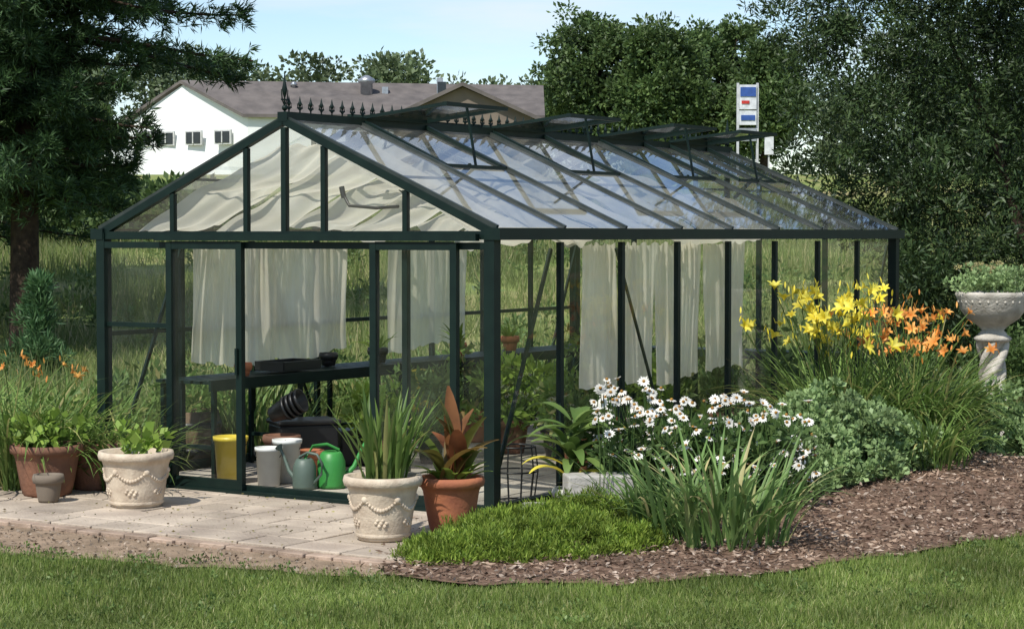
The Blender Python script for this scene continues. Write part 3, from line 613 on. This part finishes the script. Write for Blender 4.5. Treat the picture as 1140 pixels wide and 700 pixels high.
for i in range(240):
    aa=W+R.uniform(.3,1.3); b_=R.uniform(.3,L+1); p=G(aa,b_,R.uniform(.05,.6)); cs.append(p)
v=clumpf(cs,.16,45,.11,.035,.5,.2); plant('garden_border_plants',[('leaves',v,M_strap)])
cs=[]
for i in range(90):
    p=G(R.uniform(.2,W),L+R.uniform(.4,1.3),R.uniform(.1,.55)); cs.append(p)
v=clumpf(cs,.17,50,.11,.035,.5,.2); plant('garden_border_plants',[('leaves',v,M_weed)])
for x_,y_ in((-2.3,18.2),(-.9,20.0),(.1,21.8)):
    v=tuft(x_,y_,.05,130,.4,.5,1.0,.03,.05,.4,.3,1.5); plant('iris_clump',[('leaves',v[:2],M_iris)])
# barrel
wb=MB(); wb.lathe([(0,0),(.2,0),(.24,.2),(.25,.3),(.23,.5),(.22,.5),(.22,.45),(0,.45)],(-2.75,17.6,.0),28); wb.lathe([(.246,.14),(.252,.14),(.256,.19),(.248,.19)],(-2.75,17.6,0),28,1); wb.lathe([(.252,.36),(.256,.36),(.252,.41),(.246,.41)],(-2.75,17.6,0),28,1)
wb.obj('wooden_barrel',mat('barrel_wood',(.14,.09,.05),rough=.8),M_black)
# ---------------- trees
def pine(name,x,y,H,Lmax,z0,m,dens=1.0,nb=6,gap=None):
    gz=float(terr(x,y)); t=MB(); t.tube([(x,y,gz-.2),(x+.05,y,gz+H*.3),(x-.05,y+.05,gz+H*.65),(x,y,gz+H)],[.22,.17,.11,.03],10)
    TC=[];TD=[]; z=z0
    while z<H-.3:
        fr_=1-(z/H)**1.8
        for k in range(nb):
            az=R.uniform(0,6.283); Lb=Lmax*max(fr_,.1)*R.uniform(.6,1.1); up=R.uniform(-.05,.25)
            if gap and gap[0]<z<gap[1] and math.cos(az)>.2: Lb*=gap[2]
            pts=[]; 
            for j in range(8):
                s_=j/7; r_=Lb*s_; pts.append((x+r_*math.cos(az),y+r_*math.sin(az),gz+z+Lb*(up*s_*1.2-.28*s_*s_+.12*s_**4)))
            t.tube(pts,[.045*(1-s_/8)+.006 for s_ in range(8)],5)
            n_=int(60*dens*Lb/Lmax)+3; ss_=R.uniform(.12,1.02,n_); P_=np.array(pts); idx=np.clip(ss_*7,0,6.999); i0=idx.astype(int); fr2=(idx-i0)[:,None]
            c=P_[i0]*(1-fr2)+P_[i0+1]*fr2; lat=R.normal(size=n_)*.30*Lb*(1.1-ss_)*.6; hv=np.array([math.cos(az),math.sin(az),0]); sv=np.array([-math.sin(az),math.cos(az),0])
            c=c+sv*lat[:,None]+hv*(-np.abs(lat)*.3)[:,None]+np.stack([0*lat,0*lat,R.normal(size=n_)*.08-np.abs(lat)*.12],1)
            TC.append(c); TD.append(hv+sv*np.sign(lat)[:,None]*.7+R.normal(size=(n_,3))*.25+[0,0,.15])
        z+=R.uniform(.28,.45)
    TC=np.concatenate(TC);TD=nrm(np.concatenate(TD)); nn=16; C=np.repeat(TC,nn,0)+R.normal(size=(len(TC)*nn,3))*.02; D=np.repeat(TD,nn,0)+R.normal(size=C.shape)*.75
    V,F=leafq(C,D,R.uniform(.12,.22,len(C)),.022); group(name,t.obj('trunk_and_limbs',M_bark),np_obj('needles',V,F,m))
M_pine=leafmat('pine_needles',(.022,.052,.019),(.075,.14,.048),tr=.2,ns=.9)
pine('pine_tree',-6.9,29,12.5,3.8,2.3,M_pine,2.0,9,(2.0,4.3,.58))
pine('pine_tree',-10.7,33,13,3.8,1.6,M_pine,1.5,8)
def crown(name,x,y,rx,ry,z0,z1,K,cr,nper,Ln,Wd,m,trunk=True,shape='egg',tr_r=.2,lobes=6,limbs=8,inner=.5):
    gz=float(terr(x,y)); zc=(z0+z1)/2; hz=(z1-z0)/2
    lob=[(nrm(R.normal(size=3)),R.uniform(.55,.9)) for _ in range(lobes)]
    cs=[];rs=[]
    while len(cs)<K:
        u=nrm(R.normal(size=3)); 
        bump=.68
        for d,a_ in lob: bump=max(bump,.68+.4*max(0,(u@d-.6)/.4)*a_*1.4)
        r_=bump*R.uniform(inner,1.0)**.45*R.uniform(.88,1.08)
        if shape=='col':
            zz=R.uniform(-1,1); th=R.uniform(0,6.283); rad=math.sqrt(max(0,1-max(0,zz)**2))*(.66+.34*min(1,(zz+1)*1.25))*R.uniform(inner,1)**.5*(.86+.12*math.sin(3*th+zz*5)+.08*math.sin(5*th-zz*9))
            p=np.array([rx*rad*math.cos(th),ry*rad*math.sin(th),zz*hz])
        else: p=np.array([u[0]*rx,u[1]*ry,u[2]*hz])*r_
        cs.append(p+[x,y,gz+zc]); rs.append(cr*R.uniform(.45,1.3))
    v=clumpf(cs,rs,nper,Ln,Wd,.15,.3); t=MB()
    t.tube([(x,y,gz-.2),(x+.02*hz,y,gz+z0+hz*.4),(x-.03*hz,y,gz+zc+hz*.5)],[tr_r,tr_r*.7,tr_r*.2],9)
    for i in range(limbs):
        c=cs[i*3]; zs=gz+z0+hz*R.uniform(0,.8); mid=((x+c[0])/2,(y+c[1])/2,(zs+c[2])/2+.1*hz); t.tube([(x,y,zs),mid,tuple(c)],[tr_r*.45,tr_r*.3,tr_r*.08],6)
    group(name,t.obj('trunk_and_limbs',M_bark),np_obj('foliage',v[0],v[1],m))
M_con=leafmat('hemlock_leaf',(.014,.034,.011),(.06,.095,.03),tr=.1,ns=1.0)
crown('hemlock_tree',7.2,27.3,4.1,3.2,.2,11.0,2000,.34,150,.10,.026,M_con,shape='col',tr_r=.22,limbs=6,inner=.25)
crown('hemlock_tree',12,29,3.8,3,.3,11,450,.45,120,.13,.045,M_con,shape='col',tr_r=.22)
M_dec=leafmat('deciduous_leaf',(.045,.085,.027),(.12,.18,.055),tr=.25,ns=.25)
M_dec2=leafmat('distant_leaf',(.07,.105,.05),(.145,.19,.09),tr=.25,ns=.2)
def pos(u,y): return (u-570)*y/2286
for u,y,top,rw in((668,115,20,55),(735,112,34,46),(800,118,32,52),(640,120,75,30),(850,110,60,40)):
    z1=2+(262-top)*y/2286-float(terr(pos(u,y),y)); crown('deciduous_tree',pos(u,y),y,rw*y/2286*1.15,rw*y/2286,1.0,z1*1.1,230,.62,110,.30,.15,M_dec,tr_r=.3,lobes=11,inner=.25)
# distant tree mass
VF=[]
for i in range(60):
    u=(R.uniform(-250,900) if i<42 else R.uniform(900,1400)); y=R.uniform(140,170); 
    top=(60 if u<450 else 88)+R.uniform(0,25); x_=pos(u,y); gz=float(terr(x_,y)); z1=2+(262-top)*y/2286; rr=R.uniform(1.8,3.4)
    cs=[(x_+R.normal()*rr*.5,y+R.normal()*rr*.4,gz+(z1-gz)*R.random()**.6*.97) for k in range(50)]; VF.append(clumpf(cs,R.uniform(.6,1.2,50),50,.42,.26,.25,.5))
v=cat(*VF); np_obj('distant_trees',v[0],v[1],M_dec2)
VF=[]
for x_,y_,rr,zt in((-14,50,3,5.5),(-18,55,4,7),(-16.5,60,3,7.5),(-13.6,56,2.0,5.5),(-11.4,50,1.2,3.2),(-9.8,50,1.6,1.2),(-7.6,47,1.4,1.1),(15,60,3,6),(20,55,4,8),(17,85,4,7),(21,75,5,9),(26,95,6,9)):
    gz=float(terr(x_,y_)); cs=[(x_+R.normal()*rr*.5,y_+R.normal()*rr*.4,gz+zt*R.random()**.7) for k in range(80)]; VF.append(clumpf(cs,.6,110,.2,.11,.25,.4))
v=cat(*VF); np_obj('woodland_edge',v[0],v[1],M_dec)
# small young evergreen in meadow
cs=[]
for i in range(90): 
    h=R.random(); cs.append((-6.0+R.normal()*.22*(1.05-h),26+R.normal()*.22*(1.05-h),float(terr(-6,26))+.05+1.3*h))
v=clumpf(cs,.12,60,.13,.02,.9); plant('young_evergreen',[('foliage',v,leafmat('young_needles',(.05,.12,.045),(.11,.20,.08)))])
# ---------------- buildings
M_white=mat('white_siding',(.80,.81,.80),(.75,.76,.75),rough=.7,scale=.5); M_shing=mat('grey_shingles',(.15,.13,.12),(.095,.083,.078),rough=.95,scale=1.5,bump=.5,bscale=6)
M_brown=mat('brown_siding',(.20,.16,.125),(.15,.12,.10),rough=.9,scale=1); M_win=mat('window_glass',(.02,.025,.03),rough=.15); M_trim=mat('trim',(.6,.6,.58),rough=.6); M_metal=mat('duct_metal',(.45,.47,.5),rough=.4,metal=.7)
wl=MB(); g0=3.5; XR=1.2
Lc=(-19.1,102.5);Rc=(-12.7,99.0);Re=(XR,100.5);Le=(XR,110); Lb=(-19.1,110)
ez=7.75; rz=9.45; Ra=(-16.15,101.6); Rb=(XR,105)
wl.add([(*Lc,g0),(*Rc,g0),(*Rc,ez),(*Ra,rz),(*Lc,ez-.1)],[(0,1,2,3,4)],0)
wl.add([(*Rc,g0),(*Re,g0),(*Re,ez),(*Rc,ez)],[(0,1,2,3)],0); wl.add([(*Lc,g0),(*Lb,g0),(*Lb,ez),(*Lc,ez)],[(3,2,1,0)],0); wl.add([(*Lb,g0),(*Le,g0),(*Le,ez),(*Lb,ez)],[(3,2,1,0)],0); wl.add([(*Re,g0),(*Le,g0),(*Le,ez),(*Rb,rz),(*Re,ez)],[(0,1,2,3,4)],0)
walls=wl.obj('walls',M_white)
rf2=MB()
def slab(b,pts,th,mi=0):
    n=len(pts); b.add([(p[0],p[1],p[2]+th) for p in pts]+[(p[0],p[1],p[2]) for p in pts],[tuple(range(n)),tuple(range(2*n-1,n-1,-1))]+[(i,i+n,(i+1)%n+n,(i+1)%n) for i in range(n)],mi)
slab(rf2,[(Rc[0]-.2,Rc[1]-.3,ez-.1),(XR+.4,100.0,ez-.1),(XR+.4,105,rz+.02),(Ra[0]-.2,Ra[1]-.1,rz+.02)],.16)
slab(rf2,[(Ra[0]-.2,Ra[1]-.1,rz+.02),(XR+.4,105,rz+.02),(XR+.4,110.4,ez-.1),(-19.6,110.4,ez-.25),(Lc[0]-.4,Lc[1]-.2,ez-.25)],.15)
roof2=rf2.obj('roof',M_shing)
wd=MB(); dv=Vector((Rc[0]-Lc[0],Rc[1]-Lc[1],0)); ang=math.atan2(dv.y,dv.x); nv=Vector((dv.y,-dv.x,0)).normalized()
for t_ in(.14,.33,.56,.8):
    p=Vector((*Lc,6.75))+dv*t_; wd.box(p+nv*.03,(1.0,.1,.7),ang,1); wd.box(p+nv*.05,(.85,.12,.55),ang,0); wd.box(p+nv*.08,(.06,.12,.55),ang,1)
for x_ in(-10,-7.5,-5,-2): wd.box((x_,99.15+ (x_+12.5)*.08,6.6),(1.1,.1,.8),.08,0)
win=wd.obj('windows',M_win,M_trim)
vt=MB(); vt.lathe([(.0,0),(.3,0),(.3,1.1),(.42,1.15),(.42,1.3),(.1,1.5),(0,1.5)],(-7.2,102,8.4),14); vt.lathe([(0,0),(.12,0),(.12,.8),(.2,.82),(.05,1.0),(0,1)],(-10.8,102,8.6),10); vt.box((-6.3,102.4,8.9),(.3,.4,.9)); vt.box((-3.6,103,9.4),(.3,.3,.9))
vent=vt.obj('roof_vents',M_metal)
group('white_building',walls,roof2,win,vent)
b2=MB(); x0,xp,x1=-5.4,-2.25,.95; yy=94; z_e=7.35; z_p=8.75
b2.add([(x0,yy,3),(x1,yy,3),(x1,yy,z_e),(xp,yy,z_p),(x0,yy,z_e)],[(0,1,2,3,4)]); b2.add([(x0,yy,3),(x0,yy+4.5,3),(x0,yy+4.5,z_e),(x0,yy,z_e)],[(3,2,1,0)]); b2.add([(x1,yy,3),(x1,yy+4.5,3),(x1,yy+4.5,z_e),(x1,yy,z_e)],[(0,1,2,3)])
w2=b2.obj('walls',M_brown); r3=MB()
slab(r3,[(x0-.4,yy-.4,z_e-.2),(xp,yy-.4,z_p+.03),(xp,yy+8.2,z_p+.03),(x0-.4,yy+8.2,z_e-.2)],.18); slab(r3,[(xp,yy-.4,z_p+.03),(x1+.4,yy-.4,z_e-.2),(x1+.4,yy+8.2,z_e-.2),(xp,yy+8.2,z_p+.03)],.18)
rr3=r3.obj('roof',M_shing); w3=MB(); w3.box((-3.7,yy-.03,5.8),(1,.1,.9)); w3.box((-.9,yy-.03,5.8),(1,.1,.9)); w3.box((-3.3,yy+3,8.75),(.4,.4,.9))
group('brown_gabled_building',w2,rr3,w3.obj('windows',M_win))
# sign
sg=MB(); sx,sy=9.15,80; gz=float(terr(sx,sy))
for d in(-.38,.38): sg.box((sx+d,sy,(gz+7.9)/2),(.09,.12,7.9-gz),0,3)
sg.box((sx,sy,7.35),(.66,.3,.95),0,0); sg.box((sx,sy-.16,7.55),(.6,.04,.36),0,1); sg.box((sx-.1,sy-.16,7.15),(.3,.04,.12),0,2); sg.box((sx,sy,6.55),(.66,.3,.55),0,0); sg.box((sx,sy-.16,6.55),(.54,.04,.2),0,1); sg.box((sx,sy,5.9),(.66,.25,.5),0,4)
sg.box((sx+.9,sy+.5,5.5),(.35,.1,.7),0,0);sg.box((sx+.9,sy+.55,5.0),(.06,.06,2),0,3)
sg.obj('roadside_pole_sign',mat('sign_white',(.7,.72,.75),rough=.4),mat('sign_blue',(.04,.10,.35),rough=.4),mat('sign_red',(.55,.04,.03),rough=.4),mat('sign_pole',(.55,.56,.58),rough=.5),mat('sign_grey',(.3,.33,.36),rough=.5))
# ---------------- world & light
el=math.radians(52); sdx,sdy=-.50,-.86; rotz=math.atan2(sdx,sdy)
w=bpy.data.worlds.new('World'); S.world=w; w.use_nodes=True; nt=w.node_tree; bg=nt.nodes['Background']; lk=nt.links.new
sky=N(nt,'ShaderNodeTexSky'); sky.sky_type='NISHITA'; sky.sun_disc=False; sky.sun_elevation=el; sky.sun_rotation=rotz; sky.air_density=1.0; sky.dust_density=.0; sky.ozone_density=3.0
tc=N(nt,'ShaderNodeTexCoord'); mp=N(nt,'ShaderNodeMapping'); mp.inputs['Scale'].default_value=(1.6,1.6,9); mp.inputs['Location'].default_value=(3.3,1.2,0); lk(tc.outputs['Generated'],mp.inputs[0])
nz=N(nt,'ShaderNodeTexNoise'); nz.inputs['Scale'].default_value=2.2; nz.inputs['Detail'].default_value=9; nz.inputs['Roughness'].default_value=.55; lk(mp.outputs[0],nz.inputs[0])
rp=ramp(nt,[(.48,(0,0,0)),(.72,(.85,.85,.85))]); lk(nz.outputs[0],rp.inputs[0])
mx=N(nt,'ShaderNodeMix',data_type='RGBA'); lk(rp.outputs[0],mx.inputs['Factor']); lk(sky.outputs[0],mx.inputs['A']); mx.inputs['B'].default_value=(6.3,6.5,6.8,1); lk(mx.outputs['Result'],bg.inputs[0]); bg.inputs[1].default_value=.145
sl=bpy.data.lights.new('sun','SUN'); sl.energy=5.0; sl.angle=math.radians(.5); sl.color=(1,.96,.88); so=link(bpy.data.objects.new('sun',sl))
sv=Vector((sdx,sdy,0)).normalized()*math.cos(el)+Vector((0,0,math.sin(el))); so.rotation_euler=sv.to_track_quat('Z','Y').to_euler()
# ---------------- camera
cd=bpy.data.cameras.new('camera'); cam=link(bpy.data.objects.new('camera',cd)); cd.sensor_width=36; cd.lens=36*2286/1140; cam.location=(0,0,2.0)
cam.rotation_euler=(math.radians(90)-math.atan(88/2286),0,0); cd.clip_end=2000; S.camera=cam
S.view_settings.view_transform='Standard'; S.view_settings.look='None'; S.view_settings.exposure=0
